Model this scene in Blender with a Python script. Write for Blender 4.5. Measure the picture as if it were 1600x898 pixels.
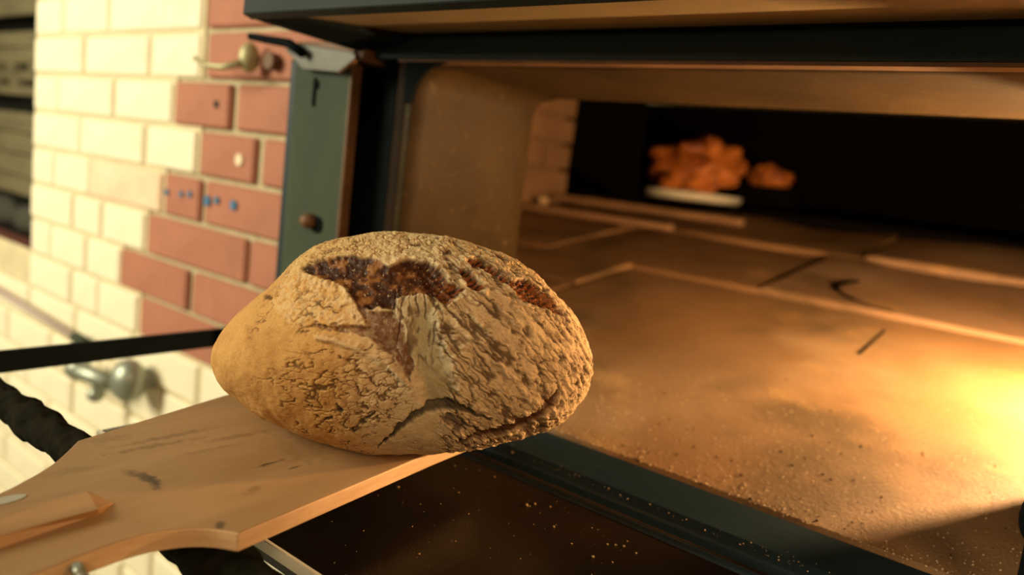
import bpy, bmesh, math, random
import numpy as np
from mathutils import Vector, Matrix
random.seed(7)
for o in list(bpy.data.objects): bpy.data.objects.remove(o)
SC = bpy.context.scene; C = SC.collection

# ------------------------------------------------------------------ camera
FPX = 1126.128
ROLL, PITCH, YAW = 0.12424542, 0.15051832, 0.62775103
fw = Vector((-math.sin(YAW)*math.cos(PITCH), math.cos(YAW)*math.cos(PITCH), -math.sin(PITCH)))
rt0 = Vector((math.cos(YAW), math.sin(YAW), 0)); up0 = rt0.cross(fw)
rt = rt0*math.cos(ROLL)+up0*math.sin(ROLL); up = -rt0*math.sin(ROLL)+up0*math.cos(ROLL)
cd = bpy.data.cameras.new('camera'); cam = bpy.data.objects.new('camera', cd); C.objects.link(cam)
m = Matrix((rt, up, -fw)).transposed().to_4x4(); cam.matrix_world = m
cd.sensor_width = 36; cd.lens = FPX/1600*36; cd.clip_start = .02; cd.clip_end = 50
cd.dof.use_dof = True; cd.dof.focus_distance = .50; cd.dof.aperture_fstop = 3.3
SC.camera = cam

# ------------------------------------------------------------------ light and exposure
SC.view_settings.view_transform = 'Standard'; SC.view_settings.look = 'None'
SC.view_settings.gamma = 1; SC.view_settings.exposure = 0.0
w = bpy.data.worlds.new('room_air'); SC.world = w; w.use_nodes = True
w.node_tree.nodes['Background'].inputs[0].default_value = (1.0, .80, .48, 1)
w.node_tree.nodes['Background'].inputs[1].default_value = .14
def area(name, loc, aim, size, power, col, size_y=None):
    d = bpy.data.lights.new(name, 'AREA'); d.energy = power; d.color = col; d.size = size
    if size_y: d.shape = 'RECTANGLE'; d.size_y = size_y
    o = bpy.data.objects.new(name, d); C.objects.link(o); o.location = loc
    o.rotation_euler = (Vector(aim)-Vector(loc)).to_track_quat('-Z', 'Y').to_euler(); return o
area('bakery_window_light', (-2.3, -1.5, .75), (-1.2, .7, -.25), 1.1, 105, (1, .92, .66), 1.3)
area('front_fill_light', (.9, -1.0, .9), (-.4, .4, -.2), .6, 14, (1, .70, .40))  # unseen fill added at front right to brighten loaf and peel edge
area('warm_side_fill', (.85, .36, .02), (-.3, .38, -.15), .16, 3.6, (1, .50, .19))  # added fill without a known source, warms the loaf's right side
LAMP_POS = (.177, 1.03, -.068); LAMP_COL = (1, .60, .27); LAMP_STRENGTH = 9600

# ------------------------------------------------------------------ helpers
def L(c): return tuple(((v/255+.055)/1.055)**2.4 if v/255 > .04045 else v/255/12.92 for v in c)
def mat(name, col, rough=.6, metal=0, var=None, vscale=8, bump=0, bscale=60, coat=0, stretch=None, spec=.5, patches=None):
    """col/var linear colours; var mixed in by noise; patches = (colour, scale, low, high)"""
    mt = bpy.data.materials.new(name); mt.use_nodes = True; nt = mt.node_tree; b = nt.nodes['Principled BSDF']
    b.inputs['Roughness'].default_value = rough; b.inputs['Metallic'].default_value = metal
    b.inputs['Specular IOR Level'].default_value = spec
    if coat: b.inputs['Coat Weight'].default_value = coat
    tc = nt.nodes.new('ShaderNodeTexCoord'); mp = nt.nodes.new('ShaderNodeMapping'); nt.links.new(tc.outputs['Object'], mp.inputs[0])
    if stretch: mp.inputs['Scale'].default_value = stretch
    def noise(sc, det=6, r=.6):
        n = nt.nodes.new('ShaderNodeTexNoise'); n.inputs['Scale'].default_value = sc; n.inputs['Detail'].default_value = det
        n.inputs['Roughness'].default_value = r; nt.links.new(mp.outputs[0], n.inputs[0]); return n
    def ramp(src, lo, hi):
        r = nt.nodes.new('ShaderNodeMapRange'); r.inputs[1].default_value = lo; r.inputs[2].default_value = hi
        nt.links.new(src.outputs[0], r.inputs[0]); return r
    def mix(fac, a, bcol):
        x = nt.nodes.new('ShaderNodeMix'); x.data_type = 'RGBA'; nt.links.new(fac.outputs[0], x.inputs[0])
        if isinstance(a, tuple): x.inputs[6].default_value = (*a, 1)
        else: nt.links.new(a.outputs[2], x.inputs[6])
        x.inputs[7].default_value = (*bcol, 1); return x
    cur = col
    if var: cur = mix(ramp(noise(vscale), .35, .65), cur, var)
    if patches:
        for (pc, ps, lo, hi) in patches: cur = mix(ramp(noise(ps, 4), lo, hi), cur, pc)
    if isinstance(cur, tuple): b.inputs['Base Color'].default_value = (*cur, 1)
    else: nt.links.new(cur.outputs[2], b.inputs['Base Color'])
    if bump:
        bp = nt.nodes.new('ShaderNodeBump'); bp.inputs['Strength'].default_value = bump; bp.inputs['Distance'].default_value = .003
        nt.links.new(noise(bscale, 8, .65).outputs[0], bp.inputs['Height']); nt.links.new(bp.outputs[0], b.inputs['Normal'])
    return mt
def link(name, me, mt, parent=None, label=None, cat=None, group=None, kind=None):
    o = bpy.data.objects.new(name, me); C.objects.link(o)
    if mt and not me.materials: me.materials.append(mt)
    if parent: o.parent = parent; o.matrix_parent_inverse = parent.matrix_basis.inverted()
    tag(o, label, cat, group, kind); return o
def tag(o, label=None, cat=None, group=None, kind=None):
    for k, v in (('label', label), ('category', cat), ('group', group), ('kind', kind)):
        if v: o[k] = v
def empty(name, loc, label=None, cat=None, group=None, kind=None):
    o = bpy.data.objects.new(name, None); C.objects.link(o); o.location = loc; o.empty_display_size = .05
    tag(o, label, cat, group, kind); return o
class MB:
    def __init__(s): s.bm = bmesh.new()
    def box(s, x0, x1, y0, y1, z0, z1, bev=0, seg=2):
        t = bmesh.new(); bmesh.ops.create_cube(t, size=1)
        for v in t.verts: v.co = Vector((x0+(v.co.x+.5)*(x1-x0), y0+(v.co.y+.5)*(y1-y0), z0+(v.co.z+.5)*(z1-z0)))
        if bev: bmesh.ops.bevel(t, geom=t.edges[:], offset=bev, segments=seg, affect='EDGES', profile=.5)
        s.add(t); return s
    def add(s, t, mtx=None):
        me = bpy.data.meshes.new('tmp'); t.to_mesh(me); t.free()
        if mtx: me.transform(mtx)
        s.bm.from_mesh(me); bpy.data.meshes.remove(me); return s
    def prism(s, pts, d, bev=0, seg=2):
        """pts: list of 3D points of a planar polygon, d: extrusion vector"""
        t = bmesh.new(); vs = [t.verts.new(p) for p in pts]; f = t.faces.new(vs)
        r = bmesh.ops.extrude_face_region(t, geom=[f]); bmesh.ops.translate(t, vec=d, verts=[v for v in r['geom'] if isinstance(v, bmesh.types.BMVert)])
        bmesh.ops.recalc_face_normals(t, faces=t.faces[:])
        if bev:
            es = [e for e in t.edges if len(e.link_faces) == 2 and e.calc_face_angle(0) > .5]
            bmesh.ops.bevel(t, geom=es, offset=bev, segments=seg, affect='EDGES', profile=.5)
        s.add(t); return s
    def tube(s, path, rad, n=12, cap=True):
        path = [Vector(p) for p in path]; R = rad if isinstance(rad, (list, tuple)) else [rad]*len(path)
        t = bmesh.new(); rings = []
        for i, p in enumerate(path):
            a = path[max(0, i-1)]; b = path[min(len(path)-1, i+1)]; d = (b-a).normalized()
            ref = Vector((0, 0, 1)) if abs(d.z) < .9 else Vector((1, 0, 0))
            u = d.cross(ref).normalized(); v = d.cross(u)
            rings.append([t.verts.new(p+(u*math.cos(k*2*math.pi/n)+v*math.sin(k*2*math.pi/n))*R[i]) for k in range(n)])
        for i in range(len(rings)-1):
            for k in range(n): t.faces.new((rings[i][k], rings[i][(k+1)%n], rings[i+1][(k+1)%n], rings[i+1][k]))
        if cap: t.faces.new(rings[0][::-1]); t.faces.new(rings[-1])
        bmesh.ops.recalc_face_normals(t, faces=t.faces[:]); s.add(t); return s
    def ball(s, c, r, sub=2, sc=(1, 1, 1), jit=0):
        t = bmesh.new(); bmesh.ops.create_icosphere(t, subdivisions=sub, radius=1)
        for v in t.verts:
            k = 1+random.uniform(-jit, jit); v.co = Vector((c[0]+v.co.x*r*sc[0]*k, c[1]+v.co.y*r*sc[1]*k, c[2]+v.co.z*r*sc[2]*k))
        s.add(t); return s
    def go(s, name, mt, parent=None, smooth=False, off=None, **kw):
        me = bpy.data.meshes.new(name); s.bm.to_mesh(me); s.bm.free()
        if smooth: me.polygons.foreach_set('use_smooth', [True]*len(me.polygons))
        return link(name, me, mt, parent, **kw)

# ------------------------------------------------------------------ materials
M_white = mat('painted_brick', (.86, .79, .58), .55, var=(.78, .70, .50), vscale=14, bump=.35, bscale=90)
M_pink = mat('thinly_painted_brick', (.84, .66, .46), .6, var=(.72, .50, .33), vscale=10, bump=.35, bscale=90)
M_red = mat('red_brick', (.41, .155, .09), .75, var=(.34, .125, .072), vscale=12, bump=.4, bscale=110)
M_mortar = mat('mortar', (.50, .42, .26), .9, var=(.40, .33, .20), vscale=30, bump=.6, bscale=120)
M_whitemortar = mat('painted_mortar', (.66, .56, .34), .8, var=(.54, .46, .28), vscale=18, bump=.5, bscale=120)
M_steel = mat('green_grey_steel', (.052, .066, .040), .7, var=(.032, .044, .030), vscale=9, bump=.12, bscale=70, stretch=(1, 1, .4), spec=.15)
M_blue = mat('blue_black_steel', (.007, .018, .024), .42, metal=.0, var=(.013, .026, .032), vscale=10, bump=.2, bscale=150, stretch=(.35, 1, 1), spec=.25)
M_black = mat('black_steel', (.003, .005, .006), .7, var=(.005, .007, .007), vscale=12, bump=.1, bscale=100, spec=.03)
M_hood = mat('hood_dark_steel', (.012, .018, .018), .6, var=(.018, .026, .025), vscale=14, bump=.2, spec=.12)
M_frame = mat('browned_frame_strip', (.024, .014, .006), .6, var=(.015, .009, .005), vscale=14, spec=.03)
M_rust_lit = mat('rusty_and_lit_edge', (.16, .075, .03), .6, metal=.2, var=(.10, .05, .02), vscale=20, bump=.2)  # rust; on the jamb edge it carries painted lamp light
M_liner = mat('heat_browned_steel', (.046, .026, .007), .6, metal=0, var=(.024, .014, .004), vscale=7, bump=.25, bscale=160, spec=.15, patches=[((.11, .075, .035), 90, .62, .75)])
M_hood_under = mat('lit_hood_underside', (.20, .14, .062), .5, metal=.05, var=(.14, .095, .042), vscale=6, bump=.15)  # tan of the light on the underside put into its colour
M_bright = mat('worn_bright_metal', (.10, .098, .075), .5, metal=.1, var=(.07, .068, .052), vscale=40, bump=.2)
M_soot_shade = mat('soot_and_shade_masonry', (.0035, .0025, .002), .95, var=(.005, .0035, .0025), vscale=6, bump=.5, spec=.03)  # soot, with the chamber's shade also put into the near-black colour
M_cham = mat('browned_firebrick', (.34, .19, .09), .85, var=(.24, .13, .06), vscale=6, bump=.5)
M_wood = mat('beech_peel_wood', (.36, .215, .095), .55, var=(.29, .165, .07), vscale=5, bump=.12, bscale=60, stretch=(7, 1.2, 4))
M_wood2 = mat('worn_handle_wood', (.36, .20, .08), .5, var=(.24, .13, .05), vscale=14, bump=.15, stretch=(6, 1, 4))
M_scorch = mat('scorch_mark', (.085, .052, .026), .8, var=(.14, .085, .04), vscale=90)
M_wrap = mat('dark_tape_wrap', (.006, .006, .003), .9, var=(.015, .013, .007), vscale=60, bump=.5, bscale=90, spec=.03)
M_door = mat('sooty_door_steel', (.006, .005, .004), .28, metal=.0, var=(.014, .008, .004), vscale=5, bump=.12, bscale=180, spec=.35)
M_brass = mat('brass', (.40, .36, .19), .5, metal=.35)
M_chrome = mat('dull_chrome', (.30, .32, .26), .42, metal=.6)
M_paint = mat('blue_paint', (.04, .15, .28), .6)
M_pipe = mat('mauve_painted_pipe', (.42, .32, .28), .5)
M_plug = mat('wall_plug', (.75, .62, .42), .6)
M_crumb = mat('crumb', (.42, .25, .09), .9)
M_flour = mat('flour_grain', (.62, .44, .25), .9)
M_pallet = mat('pallet_wood', (.36, .31, .16), .8, var=(.25, .22, .12), vscale=5, bump=.3, stretch=(1, 1, 6))
M_dark = mat('dark_gap', (.025, .026, .018), .9)
M_sack = mat('grey_sack', (.075, .075, .055), .85, var=(.12, .12, .09), vscale=9, bump=.4)
M_redtrim = mat('red_trim', (.35, .12, .10), .6)
M_floor = mat('bakery_floor', (.30, .26, .18), .6, var=(.22, .19, .13), vscale=4, bump=.2)
M_label = mat('grey_sticker', (.38, .37, .30), .4)
M_tray = mat('pale_tray', (.92, .88, .72), .4)

def hearth_mat(name, a, b, dust):
    return mat(name, a, .62, var=b, vscale=5, bump=.55, bscale=230, spec=.4,
               patches=[(dust, 3.2, .50, .72), ((.13, .075, .028), 4.3, .52, .66), ((.36, .20, .07), 7, .58, .70), ((.08, .045, .022), 16, .68, .80), ((.62, .44, .27), 260, .66, .72)])
M_hearth = [hearth_mat('hearth_slab_brown', (.27, .145, .058), (.20, .105, .040), (.33, .21, .105)),
            hearth_mat('hearth_slab_pink', (.29, .17, .09), (.23, .125, .062), (.36, .24, .14)),
            hearth_mat('hearth_slab_tan', (.29, .17, .08), (.23, .13, .06), (.36, .25, .14))]

# ------------------------------------------------------------------ setting: walls and floor
WY = .695
wall = MB()
wall.box(-1.935, -.705, WY+.009, .88, -1.35, 1.5).box(-.705, .16, WY+.009, .88, .145, 1.5)
wall.box(.16, 1.6, WY+.009, .88, -1.35, 1.5).box(-.705, .16, WY+.009, .88, -1.35, -.31)
wall.box(-3.4, -1.935, WY+.009, .88, -1.35, -.41)
wall_front = wall.go('wall_front', M_mortar, kind='structure')
def XW(v): return v*WY
def zrow(k): return (.2625-.1197*(k-1))*WY
# X of the joints, as X/Y ratios measured along each visible course; colour per brick
rows = {
 -1: [(-2.78, -2.52, 'w'), (-2.50, -2.20, 'w'), (-2.18, -1.84, 'w'), (-1.82, -1.47, 'r'), (-1.45, -1.22, 'r')],
 0: [(-2.78, -2.58, 'w'), (-2.56, -2.275, 'w'), (-2.255, -1.775, 'w'), (-1.745, -1.205, 'r'), (-1.34, -1.0, 'r')],
 1: [(-2.78, -2.425, 'w'), (-2.405, -2.03, 'w'), (-2.01, -1.775, 'w'), (-1.735, -1.205, 'r')],
 2: [(-2.78, -2.60, 'w'), (-2.58, -2.225, 'w'), (-2.205, -1.895, 'w'), (-1.875, -1.625, 'r'), (-1.595, -1.205, 'r')],
 3: [(-2.78, -2.435, 'w'), (-2.415, -2.035, 'w'), (-2.01, -1.765, 'w'), (-1.74, -1.51, 'r'), (-1.48, -1.205, 'r')],
 4: [(-2.78, -2.62, 'w'), (-2.60, -2.36, 'w'), (-2.345, -1.925, 'p'), (-1.905, -1.735, 'r'), (-1.71, -1.205, 'r')],
 5: [(-2.78, -2.47, 'w'), (-2.45, -2.275, 'w'), (-2.25, -2.01, 'w'), (-1.985, -1.52, 'r'), (-1.50, -1.205, 'r')],
 6: [(-2.78, -2.635, 'w'), (-2.61, -2.37, 'w'), (-2.35, -2.145, 'w'), (-2.13, -1.77, 'r'), (-1.74, -1.205, 'r')],
 7: [(-3.6, -3.2, 'w'), (-3.18, -2.80, 'w'), (-2.78, -2.47, 'w'), (-2.45, -2.28, 'w'), (-2.26, -2.03, 'w'), (-2.01, -1.62, 'r'), (-1.60, -1.205, 'r')]}
rows[7] = rows[7][2:]
for k in (-2, -3, -4, -5):
    x = -2.78 + (0 if k % 2 else -.0); r = []; first = True
    while x < 1.8:
        w_ = .17 if (first and k % 2) else .36; r.append((x, min(x+w_-.02, 2.0), 'w' if x < -1.95 else 'r')); x += w_; first = False
    rows[k] = r
rnd = random.Random(3)
for k in range(8, 18):
    x = -4.6 + (.18 if k % 2 else 0); r = []
    while x < 1.8: r.append((x, x+.345, 'w' if (k > 8 or x < -1.55) else 'w')); x += .365
    rows[k] = r
for k in range(-1, 8): rows[k] = rows[k]+[(x_+(.18 if k % 2 else 0), x_+.345+(.18 if k % 2 else 0), 'r') for x_ in (.36, .725, 1.09, 1.455)]
brick_me = {}
def brick(x0, x1, k, c):
    xa, xb = XW(x0), XW(x1); z1 = zrow(k)-.0045; z0 = zrow(k+1)+.0045
    key = (round((xb-xa)*100), c)
    if key not in brick_me:
        b = MB(); hx = (xb-xa)/2; hz = (z1-z0)/2; b.box(-hx, hx, -.012, .02, -hz, hz, .004, 1)
        me = bpy.data.meshes.new('brick'); b.bm.to_mesh(me); b.bm.free()
        me.materials.append({'w': M_white, 'r': M_red, 'p': M_pink}[c]); brick_me[key] = (me, xb-xa)
    me, ln = brick_me[key]
    o = bpy.data.objects.new('brick', me); C.objects.link(o); o.parent = wall_front
    o.location = ((xa+xb)/2, WY+.012+rnd.uniform(-.0015, .0015), (z0+z1)/2); o.scale.x = (xb-xa)/ln
    o.rotation_euler = (rnd.uniform(-.004, .004), rnd.uniform(-.004, .004), rnd.uniform(-.004, .004))
for k, r in rows.items():
    for (x0, x1, c) in r: brick(x0, x1, k, c)
pm = MB()
for k in range(-2, 18):
    xb = max([r_[1] for r_ in rows[k] if r_[2] != 'r'])+.012 if k < 8 else 1.8
    pm.box(XW(-2.787 if k < 7 else -4.6), XW(xb), WY+.0055, WY+.0092, zrow(k+1)+(.004 if k != 17 else 0), zrow(k)+.004)
pm.go('painted_mortar', M_whitemortar, wall_front)
# paint marks, plug, drill hole on the wall
for (x, z, r) in ((-1.313, -.105, .0058), (-1.262, -.103, .0055), (-1.233, -.100, .006), (-1.176, -.105, .0095), (-1.147, -.101, .0065), (-1.096, -.103, .0085)):
    b = MB(); b.tube([(x, WY-.0035, z), (x, WY+.003, z)], r, 10); b.go('paint_spot', M_paint, wall_front)
b = MB(); b.tube([(-1.087, WY-.004, -.027), (-1.087, WY+.01, -.027)], [.010, .012], 12); b.go('wall_plug', M_plug, wall_front)
b = MB(); b.tube([(-1.165, WY-.0035, .060), (-1.165, WY+.004, .060)], .007, 10); b.go('drill_hole', M_dark, wall_front)
b = MB(); b.box(-4.5, 2.5, -2.5, 4, -1.4, -1.35); b.go('floor', M_floor, kind='structure')
b = MB(); b.box(-6.0, 1.6, 3.3, 3.4, -1.35, 1.5); b.go('wall_back', M_pallet, kind='structure')
# pipe, valve, brass hook on the wall
b = MB(); b.tube([(-2.75, .672, -.405), (-2.3, .672, -.425), (-1.60, .672, -.452)], .0085, 12)
pipe = b.go('wall_pipe', M_pipe, smooth=True, label='mauve painted pipe running along the white brick wall above the tap', cat='pipe')
b = MB(); b.tube([(-1.62, .672, -.451), (-1.565, .672, -.4535)], .012, 12); b.go('end_cap', M_steel, pipe, smooth=True)
tap = empty('wall_tap', (-1.42, .69, -.49), 'small dull metal tap on the white brick wall below the black bar', 'tap')
b = MB(); b.tube([(-1.555, .645, -.500), (-1.53, .645, -.498), (-1.40, .645, -.486)], [.020, .017, .017], 14); b.go('valve_body', M_chrome, tap, smooth=True)
b = MB(); b.ball((-1.535, .645, -.495), .024, 2, (1, 1, 1.1)); b.go('valve_nut', M_chrome, tap, smooth=True)
b = MB(); b.ball((-1.345, .655, -.470), .042, 3, (.9, .75, 1)); b.go('round_valve_housing', M_chrome, tap, smooth=True)
b = MB(); b.tube([(-1.455, .645, -.49), (-1.455, .645, -.525)], .008, 10); b.ball((-1.455, .645, -.527), .017, 2); b.go('drain_knob', M_chrome, tap, smooth=True)
b = MB(); b.tube([(-1.345, .67, -.47), (-1.345, .72, -.47)], .02, 12); b.go('wall_mount', M_chrome, tap, smooth=True)
hook = empty('wall_hook', (-1.02, .69, .13), 'small brass hook screwed into the red brick left of the oven hood', 'hook')
b = MB(); b.ball((-1.045, .672, .133), .021, 2, (.75, .8, 1.15)); b.go('hook_base', M_brass, hook, smooth=True)
b = MB(); b.tube([(-1.045, .66, .122), (-1.075, .645, .113), (-1.115, .640, .115), (-1.150, .642, .126)], [.006, .005, .0045, .004], 10); b.go('hook_arm', M_brass, hook, smooth=True)
b = MB(); b.tube([(-1.005, .678, .130), (-1.005, .70, .130)], .013, 10); b.go('screw', M_rust_lit, hook)

# ------------------------------------------------------------------ stack of pallets behind the wall, far left
pal = empty('pallet_stack', (-3.9, 1.3, -1.35), 'stack of pale wooden pallets behind the white brick wall at the far left', 'pallets')
def slat(z0, z1, y=1.28, name='slat', m_=M_pallet, x0=-4.9, x1=-3.0, t=.02):
    b = MB(); b.box(x0, x1, y, y+t, z0, z1, .004, 1); b.go(name, m_, pal)
for (z0, z1) in ((.43, .53), (.54, .66), (.225, .29), (.295, .36), (.155, .187), (.09, .125), (-.07, .015), (-.165, -.075), (-.26, -.17), (-.345, -.265)): slat(z0, z1)
for z0, z1 in ((.19, .23), (.125, .157)):
    for (xa, xb) in ((-4.9, -4.0), (-3.90, -3.81), (-3.64, -3.0)) if z0 > .15 else ((-4.9, -4.0), (-3.845, -3.765)):
        slat(z0, z1, 1.285, 'block', M_pallet, xa, xb, .08)
b = MB(); b.box(-4.9, -2.9, 1.42, 1.44, -1.3, .7); b.go('inner_board', M_dark, pal)
for x in (-4.88, -3.02): b = MB(); b.box(x-.04, x+.04, 1.3, 1.42, -1.35, .66, .004, 1); b.go('post', M_pallet, pal)
sk = MB()
sk.ball((-3.85, 1.27, -.43), .12, 3, (1.4, .4, .55), .05); sk.ball((-3.55, 1.27, -.44), .12, 3, (1.2, .4, .5), .05)
sk.go('sack', M_sack, smooth=True, label='crumpled grey sack lying in front of the pallet stack at the far left', cat='sack')
crt = empty('storage_crate', (-3.8, 1.15, -1.35), 'dark grey crate with a red rim at the far left behind the wall', 'crate')
b = MB(); b.box(-4.6, -3.3, 1.0, 1.22, -1.35, -.53, .01); b.go('crate_body', M_sack, crt)
b = MB(); b.box(-4.61, -3.29, .985, 1.23, -.53, -.505, .005); b.go('rim', M_redtrim, crt)

# ------------------------------------------------------------------ oven
YF = .62; HZ = -.2562; SL = .13
def hz(y): return HZ+SL*(y-YF)
oven = empty('bread_oven', (-.28, .62, -.31), 'built-in bread oven with black steel front and glowing stone hearth', 'oven')
# hearth slabs
def slab(x0, x1, y0, y1, dz, mi, yaw=0, wave=0, ndiv=6, round_back=0):
    t = bmesh.new(); n = ndiv
    hx, hy = (x1-x0)/2, (y1-y0)/2; cx, cy = (x0+x1)/2, (y0+y1)/2
    us = [-1, -.985]+[-1+2*i/n for i in range(1, n)]+[.985, 1]
    r_ = random.Random(int(x0*100)+int(y0*1000)); ph = r_.uniform(0, 6)
    def top(u, v):
        x = u*hx; y = v*hy
        xr = x*math.cos(yaw)-y*math.sin(yaw)+cx; yr = x*math.sin(yaw)+y*math.cos(yaw)+cy
        edge = max(abs(u), abs(v)); z = hz(yr)+dz-(.004 if edge > .99 else 0)
        z += wave*math.sin(u*3.5+ph)*(.5+.5*v)
        return Vector((xr, yr, z))
    g = [[t.verts.new(top(u, v)) for u in us] for v in us]
    for j in range(len(us)-1):
        for i in range(len(us)-1): t.faces.new((g[j][i], g[j][i+1], g[j+1][i+1], g[j+1][i]))
    r = bmesh.ops.extrude_edge_only(t, edges=[e for e in t.edges if e.is_boundary])
    for v in r['geom']:
        if isinstance(v, bmesh.types.BMVert): v.co.z -= .04
    bmesh.ops.recalc_face_normals(t, faces=t.faces[:])
    b = MB(); b.add(t); return b.go('hearth_slab', M_hearth[mi], oven)
G = .003
slab(-1.35, -.705, .89, 1.165, .000, 0, 0, .001); slab(-1.35, -.705, 1.17, 1.395, .004, 0, .01, .002)
slab(-.70, .32, YF+.002, 1.376, .000, 0, 0, .001); slab(.325, .75, .89, 1.37, 0, 1)
slab(-1.35, -.935, 1.41, 1.86, .006, 0, .0, .003); slab(-.93, -.425, 1.402, 1.835, .003, 0, -.03, .003)
slab(-.415, .10, 1.383, 1.825, .007, 1, -.06, .003); slab(.105, .75, 1.36, 1.80, .005, 2, -.05, .002)
slab(-1.35, -.80, 1.875, 2.28, .005, 0, 0, .006); slab(-.795, -.345, 1.868, 2.27, .008, 0, -.02, .007)
slab(-.335, .18, 1.862, 2.25, .016, 1, -.03, .007); slab(.19, .75, 1.85, 2.22, .006, 1, -.02, .004)
# round ring groove in the middle slab
b = MB(); cx_, cy_, rr = -.15, 1.525, .165
pts = [(cx_+rr*math.cos(a), cy_+rr*.84*math.sin(a), hz(cy_+rr*.84*math.sin(a))+.0085) for a in [2.6+i*.08 for i in range(24)]]
b.tube(pts, [.002]+[.0045]*10+[.003]*6+[.0015]*7, 6); b.go('ring_groove', M_soot_shade, oven, smooth=True)
b = MB(); b.prism([(-.194, 1.13, hz(1.13)+.0006), (-.188, 1.13, hz(1.13)+.0006), (-.1845, 1.292, hz(1.292)+.0006), (-.189, 1.292, hz(1.292)+.0006)], Vector((0, 0, -.004))); b.go('joint_gap', M_soot_shade, oven)
# bed under the slabs and raised dark step at the back
b = MB(); b.prism([(-1.35, .89, -.31), (-1.35, .89, hz(.89)-.012), (-1.35, 2.3, hz(2.3)-.012), (-1.35, 2.3, -.31)], Vector((2.12, 0, 0))); b.go('hearth_bed', M_soot_shade, oven)
b = MB(); b.prism([(-.63, .63, -.31), (-.63, .63, hz(.63)-.012), (-.63, .89, hz(.89)-.012), (-.63, .89, -.31)], Vector((.69, 0, 0))); b.go('hearth_bed', M_soot_shade, oven)
b = MB(); b.box(-1.7, .75, 2.30, 3.0, -.31, -.004, .01); b.go('back_step', M_soot_shade, oven)
# chamber walls and vault
b = MB(); b.box(-1.45, -1.36, .88, 2.12, -.31, .40, .0); left_wall = b.go('chamber_side', M_cham, oven)
for j in range(8):
    y = .9+(j % 2)*-.1
    while y < 2.1:
        b = MB(); z = -.29+j*.085; b.box(-1.368, -1.35+random.uniform(0, .004), max(.9, y), min(2.1, y+.2), z, z+.075, .004, 1); y += .21
        b.go('firebrick', M_cham, left_wall)
b = MB(); b.box(.75, .80, .88, 3.0, -.31, .40); b.go('chamber_side', M_soot_shade, oven)
b = MB(); b.box(-1.75, -1.70, 2.1, 3.0, -.31, .40).box(-1.70, -1.36, 2.06, 2.12, -.31, .4); b.go('chamber_recess', M_soot_shade, oven)
b = MB(); b.box(-1.75, .8, 3.0, 3.08, -.31, .40); b.go('chamber_back', M_soot_shade, oven)
vp = [(-1.75, .88, .40)]+[(-.475+1.275*math.cos(a), .88, .38+.22*math.sin(a)) for a in [math.pi-i*math.pi/14 for i in range(15)]]
ins = [(-.475+1.275*math.cos(a), .88, .34+.20*math.sin(a)) for a in [math.pi-i*math.pi/14 for i in range(15)]]
out = [(p[0], .88, p[2]+.06) for p in ins][::-1]
b = MB(); b.prism(ins+out, Vector((0, 2.2, 0))); b.go('vault', M_soot_shade, oven)
b = MB(); b.box(-1.75, -1.36, .86, .90, -.31, .4); b.go('chamber_corner', M_soot_shade, oven)
# steel mouth liner: left cheek, ceiling, right cheek with filleted corners
XL, XR, ZT = -.632, .080, .119; FR = .035
prof = [(XL, -.30)]+[(XL+FR-FR*math.cos(a), ZT-FR+FR*math.sin(a)) for a in [i*math.pi/2/8 for i in range(9)]]
prof += [(XR-FR+FR*math.sin(a), ZT-FR+FR*math.cos(a)) for a in [i*math.pi/2/8 for i in range(9)]]+[(XR, -.30)]
outer = [(XR+.03, -.30), (XR+.03, ZT+.025), (XL-.03, ZT+.025), (XL-.03, -.30)]
t = bmesh.new(); n = len(prof); ys = [.625, .66, .75, .84, .872, .885]; ofs = [0, 0, 0, 0, .002, .012]
rings = []
for y, of in zip(ys, ofs):
    ring = []
    for (x, z) in prof:
        dx = -of if x < XL+FR*.5 else 0; dz = 0
        ring.append(t.verts.new((x+dx, y, z+dz)))
    rings.append(ring)
for j in range(len(rings)-1):
    for i in range(n-1): t.faces.new((rings[j][i], rings[j][i+1], rings[j+1][i+1], rings[j+1][i]))
b = MB(); b.add(t); o = b.go('mouth_liner', M_liner, oven, smooth=True)
sol = o.modifiers.new('thickness', 'SOLIDIFY'); sol.thickness = .012; sol.offset = 1
# lamp-side dark block behind the liner above the mouth
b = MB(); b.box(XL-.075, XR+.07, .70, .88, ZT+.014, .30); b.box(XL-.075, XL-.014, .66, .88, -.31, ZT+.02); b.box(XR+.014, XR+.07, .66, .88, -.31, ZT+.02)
b.go('mouth_masonry', M_soot_shade, oven)
# lintel with thin warm lower lip
b = MB(); b.box(-.745, 1.2, YF, .69, .1215, .1475, .003); b.go('lintel', M_blue, oven)
b = MB(); b.box(-.745, 1.2, YF+.004, .69, .147, .30); b.go('lintel_plate', M_black, oven)
b = MB(); b.box(-.66, .10, YF+.001, YF+.02, .1185, .1225, .001, 1); b.go('lintel_lip', M_rust_lit, oven)
# hood: folded front face, inner underside, end lip
HX = -.718
b = MB(); b.prism([(HX, .450, .1335), (HX, .462, .130), (HX, .470, .26), (HX, .458, .27)], Vector((2.0, 0, 0)), .001, 1); hood = b.go('hood_front', M_hood, oven)
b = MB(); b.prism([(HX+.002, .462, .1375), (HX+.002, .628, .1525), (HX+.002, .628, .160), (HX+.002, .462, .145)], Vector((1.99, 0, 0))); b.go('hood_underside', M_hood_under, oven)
b = MB(); b.prism([(HX, .456, .1315), (HX, .625, .1275), (HX, .625, .27), (HX, .456, .27)], Vector((.008, 0, 0)), .001, 1); b.go('hood_end', M_black, oven)
b = MB(); b.prism([(HX+.008, .47, .1345), (HX+.035, .47, .1365), (HX+.075, .618, .140), (HX+.008, .618, .128)], Vector((0, 0, .006))); b.go('hood_gusset', M_black, oven)
b = MB(); b.box(HX, 1.28, .458, .70, .262, .272, .002); b.go('hood_top', M_blue, oven)
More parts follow.
